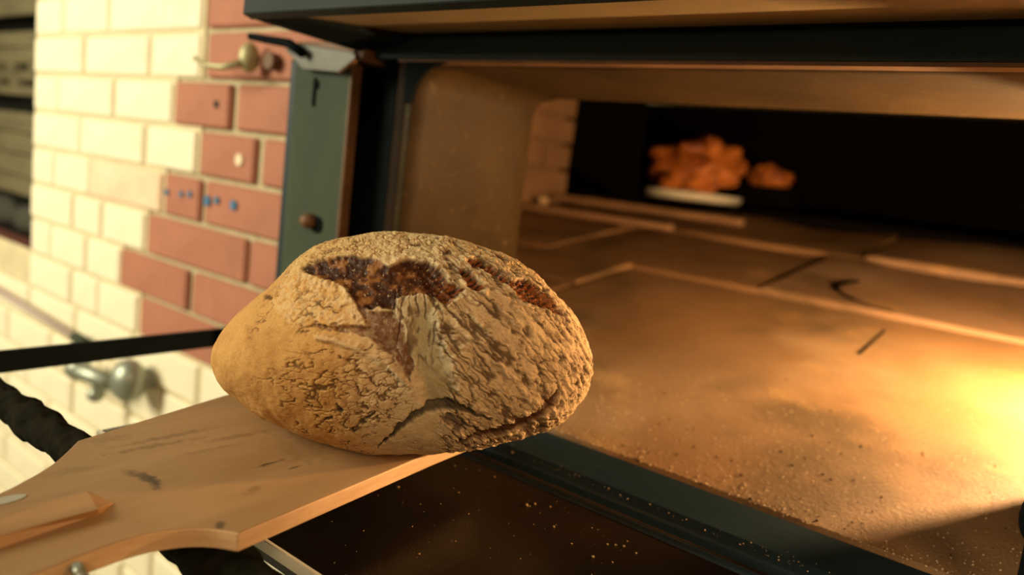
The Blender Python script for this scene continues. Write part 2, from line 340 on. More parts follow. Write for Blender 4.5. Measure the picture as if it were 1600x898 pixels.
b = MB(); b.tube([(-.895, .575, .141), (-.861, .575, .137), (-.813, .578, .132), (-.788, .580, .120)], [.005, .0055, .006, .006], 10); b.go('hood_rod', M_black, oven, smooth=True)
# left jamb: folded plate, return, edge
jx0, jx1 = -.846, -.716
b = MB(); b.box(jx0, jx0+.022, .605, .70, -.32, .118, .003); b.go('jamb_flange', M_blue, oven)
b = MB(); b.box(jx0+.018, jx1, .600, .612, -.32, .112, .0015, 1); jamb = b.go('jamb_plate', M_steel, oven)
b = MB(); b.box(jx1-.001, jx1+.004, .598, .614, -.32, .112, .0015, 1); b.go('jamb_edge', M_rust_lit, oven)  # lamp-lit orange of the side return, put into the colour
b = MB(); b.box(-.835, -.668, .648, .70, -.32, .1215); b.go('recess_plate', M_black, oven)
b = MB(); b.box(-.697, -.672, .636, .660, -.32, .1215, .002, 1); b.go('recess_strip', M_black, oven)
b = MB(); b.box(-.661, -.643, .624, .70, -.32, .1215, .002, 1); b.go('inner_edge', M_frame, oven)
fil = [(-.645, .1225), (-.575, .1225)]+[(-.632+.057-.050*math.sin(a)-.007, .072+.0465*math.cos(a)) for a in [i*math.pi/2/8 for i in range(9)]]+[(-.645, .072)]
b = MB(); b.prism([(x, .6215, z) for x, z in fil], Vector((0, .006, 0))); b.go('corner_plate', M_black, oven)
b = MB(); b.box(-.786, -.781, .5975, .606, .058, .094, .0008, 1).box(-.784, -.776, .5975, .606, .080, .090, .0008, 1); b.go('keyhole', M_black, jamb)
b = MB(); b.tube([(-.768, .602, -.088), (-.768, .592, -.088), (-.768, .584, -.088)], [.010, .010, .006], 14); b.go('bolt_head', M_rust_lit, jamb, smooth=True)
b = MB(); b.tube([(-.757, .6005, -.091), (-.757, .598, -.091)], .011, 14); b.go('bolt_hole', M_black, jamb)
# bright bent tab on top of the jamb
tb = [(-.828, .588, .136), (-.697, .588, .1227), (-.694, .588, .114), (-.727, .5885, .0993), (-.797, .5885, .1023), (-.835, .588, .1262)]
b = MB(); b.prism(tb, Vector((0, .006, .001)), .001, 1); b.go('bent_tab', M_bright, oven)
b = MB(); b.tube([(-.6965, .587, .1235), (-.694, .587, .113), (-.724, .5875, .099)], [.003, .0032, .0022], 8); b.go('tab_edge', M_rust_lit, oven, smooth=True)
b = MB(); b.box(-.835, -.700, .604, .70, .116, .140, .002, 1); b.go('jamb_cap', M_rust_lit, oven)
# sill: threshold plate, lip, groove floor, rail
b = MB(); b.prism([(-.70, YF+.001, HZ-.001), (-.70, .565, HZ-.006), (-.70, .553, HZ-.012), (-.70, .548, HZ-.030), (-.70, .56, HZ-.032), (-.70, YF+.001, HZ-.03)], Vector((1.9, 0, 0)), .0015, 1); b.go('sill_plate', M_blue, oven)
b = MB(); b.box(-.70, 1.2, .515, .625, -.32, HZ-.030); b.go('sill_groove', M_black, oven)
b = MB(); b.box(-.632, 1.2, .60, .70, -.36, -.321, .003); b.go('bottom_frame', M_black, oven)
b = MB(); b.tube([(-.640, .513, -.268), (1.2, .513, -.268)], .0085, 14); b.go('hinge_rail', M_blue, oven, smooth=True)
b = MB(); b.box(-.64, 1.2, .5195, .5225, -.268, -.2615); b.go('rail_lip', M_frame, oven)
# right jamb outside the frame
b = MB(); b.box(XR+.012, XR+.16, .600, .70, -.32, .118, .002); b.go('jamb_plate', M_steel, oven)

# oven door folded down in front of the mouth
b = MB(); b.box(-.632, 1.2, .285, .512, -.280, -.262, .0015, 1); door = b.go('oven_door', M_door, oven, label='black oven door folded down like a shelf below the loaf')
b = MB(); b.box(-.850-.009, -.850+.003, .236, .70, -.268, -.245, .002, 1); b.go('side_arm', M_black, door)
b = MB(); b.box(-.632, 1.2, .2815, .2848, -.270, -.2612, .0006, 1); b.go('edge_trim', M_tray, door)
# wrapped handle bar: overlapping turns of dark tape wound around a bar
t = bmesh.new(); NS, NT = 420, 28; prev = None
for a_ in range(NS+1):
    x = -.868+a_*(1.60/NS); tt = min(1, max(0, (x+.80)/.45)); base = .0112+.0042*tt; ring = []
    for k in range(NT):
        an = k*2*math.pi/NT; turn = ((x+.010*math.sin(x*23))/.034+an/(2*math.pi)) % 1.0
        edge = turn**.6*(.0016+.0008*math.sin(x*47)) - (.0012 if turn < .06 else 0)
        rr_ = base+edge+.0009*math.sin(an*2+x*70)+.0006*math.sin(an*5-x*160)
        ring.append(t.verts.new((x, .231+.003*math.sin(x*9)+rr_*math.cos(an), -.2420-.0045*tt+rr_*math.sin(an))))
    if prev:
        for k in range(NT): t.faces.new((prev[k], prev[(k+1) % NT], ring[(k+1) % NT], ring[k]))
    else: t.faces.new(ring[::-1])
    prev = ring
t.faces.new(prev); bmesh.ops.recalc_face_normals(t, faces=t.faces[:])
b = MB(); b.add(t); b.go('wrapped_handle_bar', M_wrap, door, smooth=True)
for xb_ in (-.56, .5): b = MB(); b.box(xb_, xb_+.012, .235, .29, -.272, -.262, .001, 1); b.go('handle_bracket', M_black, door)

# knob at the right edge
kn = empty('latch_lever', (.03, .55, -.25), 'black round latch knob on a short rusty lever at the right edge', 'lever')
kc = Vector((.0315, .575, -.176))
b = MB(); b.ball(kc, .0165, 3, (.9, .9, 1.25)); b.go('knob', M_black, kn, smooth=True)
b = MB(); b.tube([kc+Vector((0, -.002, -.012)), kc+Vector((-.001, -.016, -.034)), kc+Vector((-.003, -.03, -.062))], [.0085, .0075, .007], 12); b.go('lever', M_black, kn, smooth=True)
b = MB(); b.tube([kc+Vector((-.003, -.03, -.06)), kc+Vector((-.003, -.03, -.075))], .012, 12); b.go('pivot', M_black, kn, smooth=True)

# oven lamp, out of view behind the right cheek
ml = bpy.data.materials.new('lamp_glow'); ml.use_nodes = True; nt = ml.node_tree; nt.nodes.clear()
e = nt.nodes.new('ShaderNodeEmission'); e.inputs[0].default_value = (*LAMP_COL, 1); e.inputs[1].default_value = LAMP_STRENGTH
nt.links.new(e.outputs[0], nt.nodes.new('ShaderNodeOutputMaterial').inputs[0])
b = MB(); b.ball(LAMP_POS, .013, 2); lamp = b.go('oven_lamp', ml, oven, smooth=True)
lx, ly, lz = LAMP_POS
b = MB(); b.tube([(lx+.02, ly, lz+.012), (lx+.07, ly, lz+.04)], [.016, .02], 14); b.go('lamp_socket', M_black, lamp, smooth=True)
b = MB(); b.tube([(lx+.07, ly, lz+.04), (.75, ly, lz+.05)], .008, 10); b.go('lamp_arm', M_black, lamp, smooth=True)

# tray and loaves deep inside the oven
def lump(name, c, sx, sy, sz, mt, seed, label, cat, amp=.25, group=None):
    """a knobbly loaf: an ellipsoid with many rounded knobs of different size"""
    t = bmesh.new(); bmesh.ops.create_icosphere(t, subdivisions=5, radius=1); r_ = random.Random(seed)
    cs = [(Vector((r_.gauss(0, 1), r_.gauss(0, 1), r_.gauss(0, .8))).normalized(), r_.uniform(.03, .10), r_.uniform(.5, 1.1)) for _ in range(46)]
    for v in t.verts:
        nrm = v.co.normalized(); k = max(h_*math.exp(-((nrm-q).length**2)/w_) for q, w_, h_ in cs)
        v.co = nrm*(1-amp+amp*1.2*k); v.co = Vector((c[0]+v.co.x*sx, c[1]+v.co.y*sy, max(c[2]+v.co.z*sz, c[2]-sz*.72)))
    b = MB(); b.add(t); return b.go(name, mt, smooth=True, label=label, cat=cat, group=group)
M_roast = mat('deep_baked_crust', (.74, .24, .035), .5, var=(.20, .035, .006), vscale=13, bump=.8, bscale=40)
tz = -.004
pc = Vector((-1.045, 2.45, .02))
tr = MB(); R0 = .175
tr.tube([(pc.x, 2.45, tz+.001), (pc.x, 2.45, tz+.004), (pc.x, 2.45, tz+.028), (pc.x, 2.45, tz+.030), (pc.x, 2.45, tz+.012)], [R0*.90, R0*.95, R0, R0*.97, R0*.90], 40)
tr.go('baking_tray', M_tray, smooth=True, label='round pale tray under the baked loaf deep inside the oven', cat='tray')
lump('baked_loaf', (pc.x-.01, 2.45, tz+.120), .180, .13, .120, M_roast, 5, 'lumpy orange-brown loaf on the pale tray deep inside the oven', 'bread', .26)
pd = Vector((-.86, 2.70, .16))
b = MB(); b.box(-.97, -.75, 2.63, 2.78, -.004, .080, .004, 1); b.go('step_block', M_soot_shade, oven)
lump('baked_loaf', (pd.x, 2.70, .078+.040), .085, .06, .05, M_roast, 9, 'smaller dim brown loaf behind and right of the tray loaf', 'bread', .25)
pe = Vector((-1.302, 1.9, -.025))
b = MB(); b.ball((pe.x, 1.9, hz(1.9)+.026), .019, 2, (1, 1, .9), .08); b.go('bread_crumb', M_flour, smooth=True, label='pale round lump of dough beside the left chamber wall', cat='crumb')
# added black sheet, shaped to the dark shade at the back of the chamber
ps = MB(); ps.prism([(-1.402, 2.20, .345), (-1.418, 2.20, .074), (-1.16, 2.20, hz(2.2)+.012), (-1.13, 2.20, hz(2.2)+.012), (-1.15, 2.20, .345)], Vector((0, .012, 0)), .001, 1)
ps.go('shade_sheet', M_soot_shade, label='added black sheet standing for the shade inside the oven left of the lumpy loaf', cat='shade sheet')
for k, (ya, za) in enumerate(((1.75, .028), (2.0, .03))):
    b = MB(); b.box(-1.34, -.80+.1*k, ya, ya+.05, hz(ya+.05)+.014, hz(ya)+za+.012, .004, 1)
    b.go('wooden_batten', M_cham, label=['brown batten lying across the hearth at the left, nearer one', 'brown batten lying across the hearth at the left, farther one'][k], cat='batten', group='battens at the left of the hearth')

# ------------------------------------------------------------------ peel
PZ = -.215
peel = empty('baker_peel', (-.42, .2, PZ-.01), 'flat wooden peel carrying the big loaf, resting on the handle bar', 'peel')
def spline(pts, n=8):
    out = []
    for i in range(len(pts)-1):
        p0 = pts[max(0, i-1)]; p1 = pts[i]; p2 = pts[i+1]; p3 = pts[min(len(pts)-1, i+2)]
        for k in range(n):
            t = k/n; out.append(tuple(.5*((2*p1[j])+(-p0[j]+p2[j])*t+(2*p0[j]-5*p1[j]+4*p2[j]-p3[j])*t*t+(-p0[j]+3*p1[j]-3*p2[j]+p3[j])*t**3) for j in range(2)))
    out.append(tuple(pts[-1])); return out
leftn = spline([(-.507, .214), (-.492, .201), (-.477, .186), (-.464, .168), (-.452, .145), (-.441, .10), (-.430, .0)], 5)
rightn = spline([(-.350, .0), (-.354, .08), (-.357, .134), (-.3605, .160), (-.361, .185), (-.355, .204), (-.345, .217), (-.331, .226)], 5)
outl = leftn+[(-.405, -.5), (-.385, -.5)]+rightn+[(-.3475, .405), (-.352, .470), (-.365, .482), (-.535, .482), (-.552, .468), (-.541, .345)]
b = MB(); b.prism([(x, y, PZ) for x, y in outl], Vector((0, 0, -.012)), .0012, 2); bl = b.go('blade', M_wood, peel)
M_lit_edge = mat('lit_wood_edge', (.58, .37, .19), .6, var=(.48, .29, .14), vscale=30, bump=.2, stretch=(1, 1, 6))  # lamp light on the blade's sides, painted as a paler wood
bl.data.materials.append(M_lit_edge)
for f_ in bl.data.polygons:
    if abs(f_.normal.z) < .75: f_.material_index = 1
# handle tongue let into the blade, raised a little
tg = [(-.4505, .128), (-.4445, .100), (-.436, .0), (-.407, -.5), (-.383, -.5), (-.3935, .0), (-.4005, .105), (-.4045, .128)]
T1 = PZ+.0055
a0, a1 = Vector((-.4151, .138, T1)), Vector((-.4173, .1825, T1)); b0, b1 = Vector((-.3937, .131, T1)), Vector((-.3929, .1773, T1)); tip = Vector((-.4048, .1914, PZ))
dl = (a0-a1).normalized(); dr = (b0-b1).normalized()
t = bmesh.new()
def V(p, z): return t.verts.new((p.x, p.y, z))
Ltop = [V(a0+dl*.5, T1), V(a0, T1), V(a1, T1)]; Rtop = [V(b0+dr*.5+Vector((0, 0, 0)), T1), V(b0, T1), V(b1, T1)]
Lbot = [V(a0+dl*.5, PZ-.001), V(a0, PZ-.001), V(a1+Vector((-.001, .001, 0)), PZ-.001)]
e0 = Vector((-.3903, .130, PZ)); e1 = Vector((-.3975, .1804, PZ)); de = (e0-e1).normalized()
Rbot = [V(e0+de*.5, PZ-.001), V(e0, PZ-.001), V(e1, PZ-.001)]
tp = V(tip, PZ+.0005); tpb = V(tip, PZ-.001)
for i in range(2):
    t.faces.new((Ltop[i], Rtop[i], Rtop[i+1], Ltop[i+1])); t.faces.new((Rtop[i], Rbot[i], Rbot[i+1], Rtop[i+1])); t.faces.new((Ltop[i], Ltop[i+1], Lbot[i+1], Lbot[i]))
t.faces.new((Ltop[2], Rtop[2], tp)); t.faces.new((Rtop[2], Rbot[2], tpb, tp)); t.faces.new((Ltop[2], tp, tpb, Lbot[2])); t.faces.new((Ltop[0], Lbot[0], Rbot[0], Rtop[0]))
bmesh.ops.recalc_face_normals(t, faces=t.faces[:])
b = MB(); b.add(t); b.go('handle_tongue', M_wood2, peel)
# sticker, bolt, scorch marks
sp = Vector((-.4426, .1476, PZ))
b = MB(); tt = bmesh.new(); bmesh.ops.create_circle(tt, cap_ends=True, radius=1, segments=24)
for v in tt.verts: v.co = Vector((sp.x, sp.y, PZ+.0004))+Vector((v.co.x*.0045, v.co.y*.0125, 0)); 
b.add(tt); s_ = b.go('sticker', M_label, peel); s_.modifiers.new('thickness', 'SOLIDIFY').thickness = .0004
b = MB(); bo = Vector((-.353, .1523, PZ-.004)); b.tube([bo+Vector((-.004, 0, 0)), bo+Vector((.004, -.001, -.001))], [.0034, .0028], 12); b.ball(bo+Vector((.005, -.001, -.002)), .0036, 2); b.go('wing_bolt', M_chrome, peel, smooth=True)
def stains(mt, lst):
    """burn and dirt marks of their own shape in the wood: (x, y, half length, half width, angle, strength, colour)"""
    nt = mt.node_tree; p = nt.nodes['Principled BSDF']; cur = p.inputs['Base Color'].links[0].from_socket
    tc = nt.nodes.new('ShaderNodeTexCoord')
    nz = nt.nodes.new('ShaderNodeTexNoise'); nz.inputs['Scale'].default_value = 150; nz.inputs['Detail'].default_value = 6; nt.links.new(tc.outputs['Object'], nz.inputs[0])
    for (x, y, a, b_, ang, st, colr) in lst:
        sub = nt.nodes.new('ShaderNodeVectorMath'); sub.operation = 'SUBTRACT'; sub.inputs[1].default_value = (x, y, PZ); nt.links.new(tc.outputs['Object'], sub.inputs[0])
        ro = nt.nodes.new('ShaderNodeVectorRotate'); ro.rotation_type = 'Z_AXIS'; ro.inputs['Angle'].default_value = -ang; nt.links.new(sub.outputs[0], ro.inputs[0])
        sc = nt.nodes.new('ShaderNodeVectorMath'); sc.operation = 'MULTIPLY'; sc.inputs[1].default_value = (1/a, 1/b_, 0); nt.links.new(ro.outputs[0], sc.inputs[0])
        ln = nt.nodes.new('ShaderNodeVectorMath'); ln.operation = 'LENGTH'; nt.links.new(sc.outputs[0], ln.inputs[0])
        ad = nt.nodes.new('ShaderNodeMath'); ad.operation = 'MULTIPLY_ADD'; nt.links.new(nz.outputs[0], ad.inputs[0]); ad.inputs[1].default_value = 2.4; nt.links.new(ln.outputs['Value'], ad.inputs[2])
        mr = nt.nodes.new('ShaderNodeMapRange'); mr.inputs[1].default_value = 1.55; mr.inputs[2].default_value = 2.35; mr.inputs[3].default_value = st; mr.inputs[4].default_value = 0; nt.links.new(ad.outputs[0], mr.inputs[0])
        mx_ = nt.nodes.new('ShaderNodeMix'); mx_.data_type = 'RGBA'; nt.links.new(mr.outputs[0], mx_.inputs[0]); nt.links.new(cur, mx_.inputs[6]); mx_.inputs[7].default_value = (*colr, 1); cur = mx_.outputs[2]
    nt.links.new(cur, p.inputs['Base Color'])
DK = (.055, .034, .016); BR = (.16, .09, .035)
stains(M_wood, [(-.427, .2205, .013, .0045, .1, .9, DK), (-.416, .2215, .010, .0035, -.25, .95, DK), (-.438, .217, .012, .004, .2, .5, BR),
    (-.480, .270, .004, .036, -.05, .65, BR), (-.470, .250, .0035, .030, -.12, .6, BR), (-.455, .30, .004, .03, -.1, .5, BR), (-.444, .27, .003, .03, -.1, .35, BR),
    (-.400, .294, .002, .012, .0, .8, DK), (-.385, .302, .0016, .008, 0, .6, DK), (-.372, .262, .004, .010, .1, .45, BR), (-.50, .228, .01, .016, 0, .35, BR),
    (-.396, .120, .012, .010, .1, .5, DK), (-.345, .2235, .004, .004, 0, .8, DK), (-.46, .195, .006, .02, -.2, .35, BR), (-.41, .325, .03, .02, 0, .35, BR)])

# ------------------------------------------------------------------ the loaf
def hash2(ix, iy, s=0):
    h = (ix.astype(np.int64)*374761393+iy.astype(np.int64)*668265263+s*1274126177) & 0xffffffff
    h = ((h ^ (h >> 13))*1274126177) & 0xffffffff; h = h ^ (h >> 16); return (h & 0xffffff)/float(0xffffff)
def vnoise(x, y, s=0):
    ix = np.floor(x); iy = np.floor(y); fx = x-ix; fy = y-iy; fx = fx*fx*(3-2*fx); fy = fy*fy*(3-2*fy)
    a = hash2(ix, iy, s); b = hash2(ix+1, iy, s); c = hash2(ix, iy+1, s); d = hash2(ix+1, iy+1, s)
    return (a*(1-fx)+b*fx)*(1-fy)+(c*(1-fx)+d*fx)*fy
def fbm(x, y, s=0, o=4):
    v = 0; a = .5; n = 0
    for i in range(o): v = v+a*vnoise(x*2**i, y*2**i, s+i*17); n += a; a *= .5
    return v/n
def voro(x, y, s=0):
    ix = np.floor(x); iy = np.floor(y); f1 = np.full(x.shape, 9.); f2 = np.full(x.shape, 9.)
    for dx in (-1, 0, 1):
        for dy in (-1, 0, 1):
            cx = ix+dx; cy = iy+dy; d = np.hypot(cx+hash2(cx, cy, s)-x, cy+hash2(cx, cy, s+5)-y)
            f2 = np.where(d < f1, f1, np.minimum(f2, d)); f1 = np.minimum(f1, d)
    return f1, f2
def ss(a, b, x): t = np.clip((x-a)/(b-a), 0, 1); return t*t*(3-2*t)
def poly_sd(x, y, pts):
    """signed distance, negative inside"""
    d = np.full(x.shape, 1e9); ins = np.zeros(x.shape, bool); n = len(pts)
    for i in range(n):
        x0, y0 = pts[i]; x1, y1 = pts[(i+1) % n]; ex, ey = x1-x0, y1-y0
        t = np.clip(((x-x0)*ex+(y-y0)*ey)/(ex*ex+ey*ey+1e-9), 0, 1); d = np.minimum(d, np.hypot(x-x0-t*ex, y-y0-t*ey))
        c = ((y0 > y) != (y1 > y)) & (x < (x1-x0)*(y-y0)/(y1-y0+1e-12)+x0); ins ^= c
    return np.where(ins, -d, d)
def line_d(x, y, pts):
    d = np.full(x.shape, 1e9)
    for i in range(len(pts)-1):
        x0, y0, w0 = pts[i]; x1, y1, w1 = pts[i+1]; ex, ey = x1-x0, y1-y0
        t = np.clip(((x-x0)*ex+(y-y0)*ey)/(ex*ex+ey*ey), 0, 1); d = np.minimum(d, np.hypot(x-x0-t*ex, y-y0-t*ey)/(w0+(w1-w0)*t))
    return d
LD, DH, CX, CY = .57, .128, 628., 540.
outline = [(330.6,568.5),(332.7,547),(345,522),(366.6,496.6),(396,471),(421.6,450),(442.7,429),(466,403.5),(489,386.6),(523,376),(557,369),(603.5,363.5),(641.6,366),(679.7,369.5),(722,378),(760,390),(798,403.5),(828,422.5),(853,446),(874,469),(895.5,492),(913,526),(923,560),(922,585.5),(912.5,619),(895.5,640.5),(878.6,657.4),(862,668),(828,679),(785.5,691),(734.7,702),(692,706),(650,708),(608,708),(557,705.5),(514.7,694),(472,679),(438.5,664.5),(404.6,650),(375,628),(354,611),(339,594)]
def build_loaf():
    ang = np.array([math.atan2(y-CY, x-CX) for x, y in outline]); rad = np.array([math.hypot(x-CX, y-CY) for x, y in outline])
    o = np.argsort(ang); ang, rad = ang[o], rad[o]
    NA = 1100; al = np.linspace(-math.pi, math.pi, NA, endpoint=False)
    rho = np.interp(al, np.concatenate([ang-2*math.pi, ang, ang+2*math.pi]), np.tile(rad, 3))
    ker = np.exp(-np.linspace(-2, 2, 21)**2); ker /= ker.sum(); rho = np.convolve(np.tile(rho, 3), ker, 'same')[NA:2*NA]
    g1 = np.linspace(.012, 1.75, 300); g2 = np.linspace(1.75, 3.13, 46)[1:]; ga = np.concatenate([g1, g2]); NR = len(ga)
    A, Gm = np.meshgrid(al, ga); RH = np.tile(rho, (NR, 1)); k = 1/math.sqrt(1-(DH/LD)**2)
    lat = RH/FPX*LD/k*np.sin(Gm)**.96; dep = LD-DH*np.sign(np.cos(Gm))*np.abs(np.cos(Gm))**.93
    u = CX+np.cos(A)*lat*FPX/dep; v = CY+np.sin(A)*lat*FPX/dep      # surface coordinates, in crust units
    tu = CX+np.cos(A)*RH*Gm*.80; tv = CY+np.sin(A)*RH*Gm*.80      # arc-length coordinates for the crackle
    # ---- crust relief (h in millimetres) and colour
    wx = (fbm(tu/9, tv/9, 3)-.5)*14; wy = (fbm(tu/9, tv/9, 8)-.5)*14; wf = (fbm(tu/5, tv/5, 31, 2)-.5)*4
    Z = lambda L_: [(320+a/2.363, 340+b/2.363) for a, b in L_]
    ux, vy = u+wx*.6+wf, v+wy*.6+wf
    crA = poly_sd(ux, vy, Z([(355,190),(430,155),(520,140),(600,150),(650,160),(680,180),(700,168),(760,155),(820,160),(870,190),(905,235),(960,262),(945,290),(895,322),(850,300),(800,285),(740,290),(712,300),(700,345),(640,330),(600,345),(560,318),(530,280),(495,245),(430,225),(375,210)]))
    crB = poly_sd(ux, vy, Z([(560,310),(600,345),(700,345),(722,390),(765,480),(775,560),(757,612),(738,570),(690,515),(610,448),(540,425),(470,418),(400,412),(350,405),(430,392),(520,398),(590,395),(575,350)]))
    crC = poly_sd(ux, vy, Z([(925,175),(960,185),(1010,225),(1040,262),(1010,275),(965,240)]))
    crD = poly_sd(ux, vy, Z([(955,158),(1010,152),(1070,182),(1120,225),(1195,232),(1250,270),(1290,325),(1335,380),(1285,352),(1225,330),(1175,312),(1130,268),(1080,225),(1000,182)]))
    spots = np.minimum(poly_sd(ux, vy, Z([(860,118),(900,118),(920,138),(880,140)])), poly_sd(ux, vy, Z([(745,95),(800,92),(808,104),(760,106)])))
    spots = np.minimum(spots, poly_sd(ux, vy, Z([(215,283),(250,285),(245,302),(225,300)])))
    mA = ss(1.5, -2.5, crA); mB = ss(1.2, -2, crB); mC = ss(1, -2.5, crC); mD = ss(1.2, -2.5, crD); mS = ss(1, -2, spots)
    ZL = lambda L_: [(320+a/2.363, 340+b/2.363, w_/2.363) for a, b, w_ in L_]
    uu, vv = u+wx*.6+wf*.5, v+wy*.6+wf*.5
    cE = line_d(uu, vv, ZL([(930,838,4),(1000,805,11),(1080,792,16),(1160,765,14),(1240,728,14),(1285,680,16),(1312,630,8),(1300,600,4)]))
    cF = line_d(uu, vv, ZL([(640,845,4),(700,792,8),(770,732,14),(840,700,18),(910,690,20)]))
    cG = line_d(uu, vv, ZL([(915,690,14),(980,715,10),(1060,752,5)]))
    cH = line_d(uu, vv, ZL([(900,735,16),(935,770,22),(940,785,8)]))
    cH2 = line_d(uu, vv, ZL([(935,742,6),(1000,782,8),(1030,800,5)]))
    cI = line_d(uu, vv, ZL([(430,760,4),(480,700,12),(530,735,10),(510,795,7),(560,770,9),(620,725,5)]))
    cJ = line_d(uu, vv, ZL([(545,790,4),(590,755,9),(640,700,4)]))
    mE, mF, mG, mH, mI = [ss(1.25, .45, q) for q in (cE, cF, cG, np.minimum(cH, cH2), np.minimum(cI, cJ))]
    mI = mI*ss(.38, .6, fbm(tu/7, tv/7, 77))
    ridge = ss(1.6, .1, line_d(uu, vv, ZL([(420,440,14),(560,478,16),(680,545,14),(752,618,5)])))
    valley = ss(8, -14, poly_sd(u+wx, v+wy*.5, Z([(775,330),(845,320),(860,420),(905,510),(925,620),(905,700),(825,700),(785,610),(765,500)])))
    mB = mB*(1-.6*ss(.50, .60, fbm(tu/4, tv/4, 131, 3))*ss(-14, 0, crB)); mB = mB*(1-.25*ss(.56, .66, fbm(tu/6, tv/6, 133, 3)))
    bare = np.clip(mA+mB+mC+mD, 0, 1)
    # regions for the different crackle
    leftr = ss(640, 600, u-(v-540)*.25)*(1-valley); rightr = ss(655, 700, u-(v-520)*.1)*ss(400, 470, v+(u-690)*-.12+60)*(1-.8*valley)
    streakr = ss(600, 625, u)*ss(715, 680, u)*ss(450, 465, v)*ss(600, 540, v)
    topr = ss(14, -6, v-np.interp(u, [330, 420, 470, 560, 650, 720, 800, 860, 905], [420, 430, 420, 398, 392, 398, 412, 440, 490]))
    f1, f2 = voro((tu+wx*.7)/13, (tv+wy*.7)/11, 1); e1 = f2-f1
    f1b, f2b = voro((tu+wx*.4)/7, (tv+wy*.4)/6, 2); e2 = f2b-f1b
    patch = fbm(tu/45, tv/45, 5, 3)
    amp = np.exp(-(((u-560)/95)**2+((v-610)/60)**2))*1.1+.45*ss(.38, .58, patch)+.17
    amp = amp*ss(345, 420, u)
    crack = ss(.13, .02, e1)*np.clip(amp*1.3, 0, 1)*ss(.36, .52, fbm(tu/10, tv/10, 44, 3)+.25*(amp-.3))
    crack2 = ss(.12, .02, e2)*np.clip(amp, 0, 1)*.5
    L1 = np.abs(fbm((tu+wx*.5)/19, (tv+wy*.5)/11, 101, 3)-.5); L2 = np.abs(fbm((tu+wx)/12, tv/9, 103, 3)-.5)
    gate = ss(.42, .56, fbm(tu/16, tv/16, 105, 3)+.22*(amp-.5))
    crack = np.clip(crack*.35*ss(.5, 1.1, amp)+ss(.045, .010, L1)*gate*np.clip(amp*1.4, 0, 1)+ss(.035, .008, L2)*gate*np.clip(amp*1.1-.2, 0, .8), 0, 1)
    crack2 = crack2*.35
    fine = ss(.60, .72, fbm(tu/3.5, tv/3.5, 12, 3))
    # stretched crackle on the right flank
    th = math.radians(47); 
    bend = (u-760)*.0012
    ca, sa = np.cos(th-bend*.6), np.sin(th-bend*.6)
    s_ = (tu-700)*ca+(tv-480)*sa; q_ = -(tu-700)*sa+(tv-480)*ca
    g1_, g2_ = voro((s_+wx*.5)/34, (q_+wy*.45)/8.5, 3); eR = g2_-g1_
    h1_, h2_ = voro((s_+wx*.4)/15, (q_+wy*.4)/5.5, 4); eR2 = h2_-h1_
    ridg = .5-.5*np.cos((q_+wy*.9+4*fbm(s_/40, q_/18, 6))*2*math.pi/15)
    keep = ss(.40, .56, fbm(s_/26, q_/9, 41, 3))
    crR = np.clip(ss(.20, .04, eR)*keep*1.1+ss(.14, .03, eR2)*.55*ss(.45, .6, fbm(s_/20, q_/10, 43, 3)), 0, 1)*rightr
    R1 = np.abs(fbm((s_+wx*.3)/52, (q_+wy*.4)/10, 111, 3)-.5); R2 = np.abs(fbm((s_+wx*.3)/34, (q_+wy*.4)/7, 113, 3)-.52)
    rg = ss(.28, .44, fbm(s_/30, q_/14, 117, 3)); dens = 1-.55*ss(820, 900, u)*ss(560, 640, v)
    R3 = np.abs(fbm((s_+wx*.4)/22, (q_+wy*.4)/4.5, 115, 2)-.5)
    crR = np.clip(ss(.05, .012, R3)*.38*rightr+crR*.5+(ss(.075, .015, R1)*1.0+ss(.055, .012, R2)*.8)*rg*rightr*dens, 0, 1)
    k1_, k2_ = voro((tu+wx*.5)/7.5, (tv+wy)/30, 9); eS = k2_-k1_
    crS = ss(.22, .05, eS)*streakr*ss(.35, .55, fbm(tu/8, tv/14, 46))
    n1_, n2_ = voro((tu+wx*.6)/8.5, (tv+wy*.6)/7, 15); nod = 1-ss(0, .75, n1_)
    crT = ss(.16, .03, n2_-n1_)*ss(.42, .62, fbm(tu/14, tv/14, 51))*topr
    rim = np.exp(-(np.clip(np.minimum(np.minimum(crA, crD), crC), 0, 99)/7)**2)*(1-bare)
    leftcrumb = ss(12, -6, poly_sd(u+wx, v+wy, Z([(330,210),(480,240),(540,300),(600,380),(590,410),(430,385),(330,390),(260,330),(270,260)])))
    h = (fbm(tu/40, tv/40, 21, 3)-.5)*3.2+(fbm(tu/12, tv/12, 22, 3)-.5)*1.2+(fbm(tu/4, tv/4, 23, 2)-.5)*.25
    h = h-crack*leftr*1.1-crack2*leftr*.3-crR*1.7-crS*1.3-crT*.8+ridg**1.5*rightr*1.5*ss(.2, .5, keep)
    h = h+(topr*.8+rim*1.1+leftcrumb*1.0)*nod*1.1*ss(.3, .55, fbm(tu/11, tv/11, 61))+rim*1.0
    crater_n = fbm(tu/9, tv/9, 71, 3); fib = .5+.5*np.sin((u*.35+v*.55+9*fbm(tu/12, tv/12, 72))*1.1)
    h = h-ss(3, -10, crA)*3.0-ss(0, -26, crA)*1.6-ss(2, -6, crB)*2.2-ss(2, -7, crC)*3-ss(2, -8, crD)*3-mS*1.5+bare*((crater_n-.5)*2.2)
    h = h-mE*2.8-mF*3.0-mG*1.8-mH*2.-mI*1.6+ridge*2.6-valley*4.2
    h = h*(1-.55*ss(1.05, 1.45, Gm))*ss(1.9, 1.5, Gm)+(-2)*ss(1.5, 1.9, Gm)*0
    # colours (linear albedo)
    def c3(a): return np.array(a)[None, None, :]
    def mx(c, t, a): return c*(1-t[..., None])+c3(a)*t[..., None]
    tone = fbm(tu/28, tv/28, 81, 4); fn = fbm(tu/5, tv/5, 82, 3)
    col = np.ones(u.shape+(3,))*c3((.55, .295, .09))
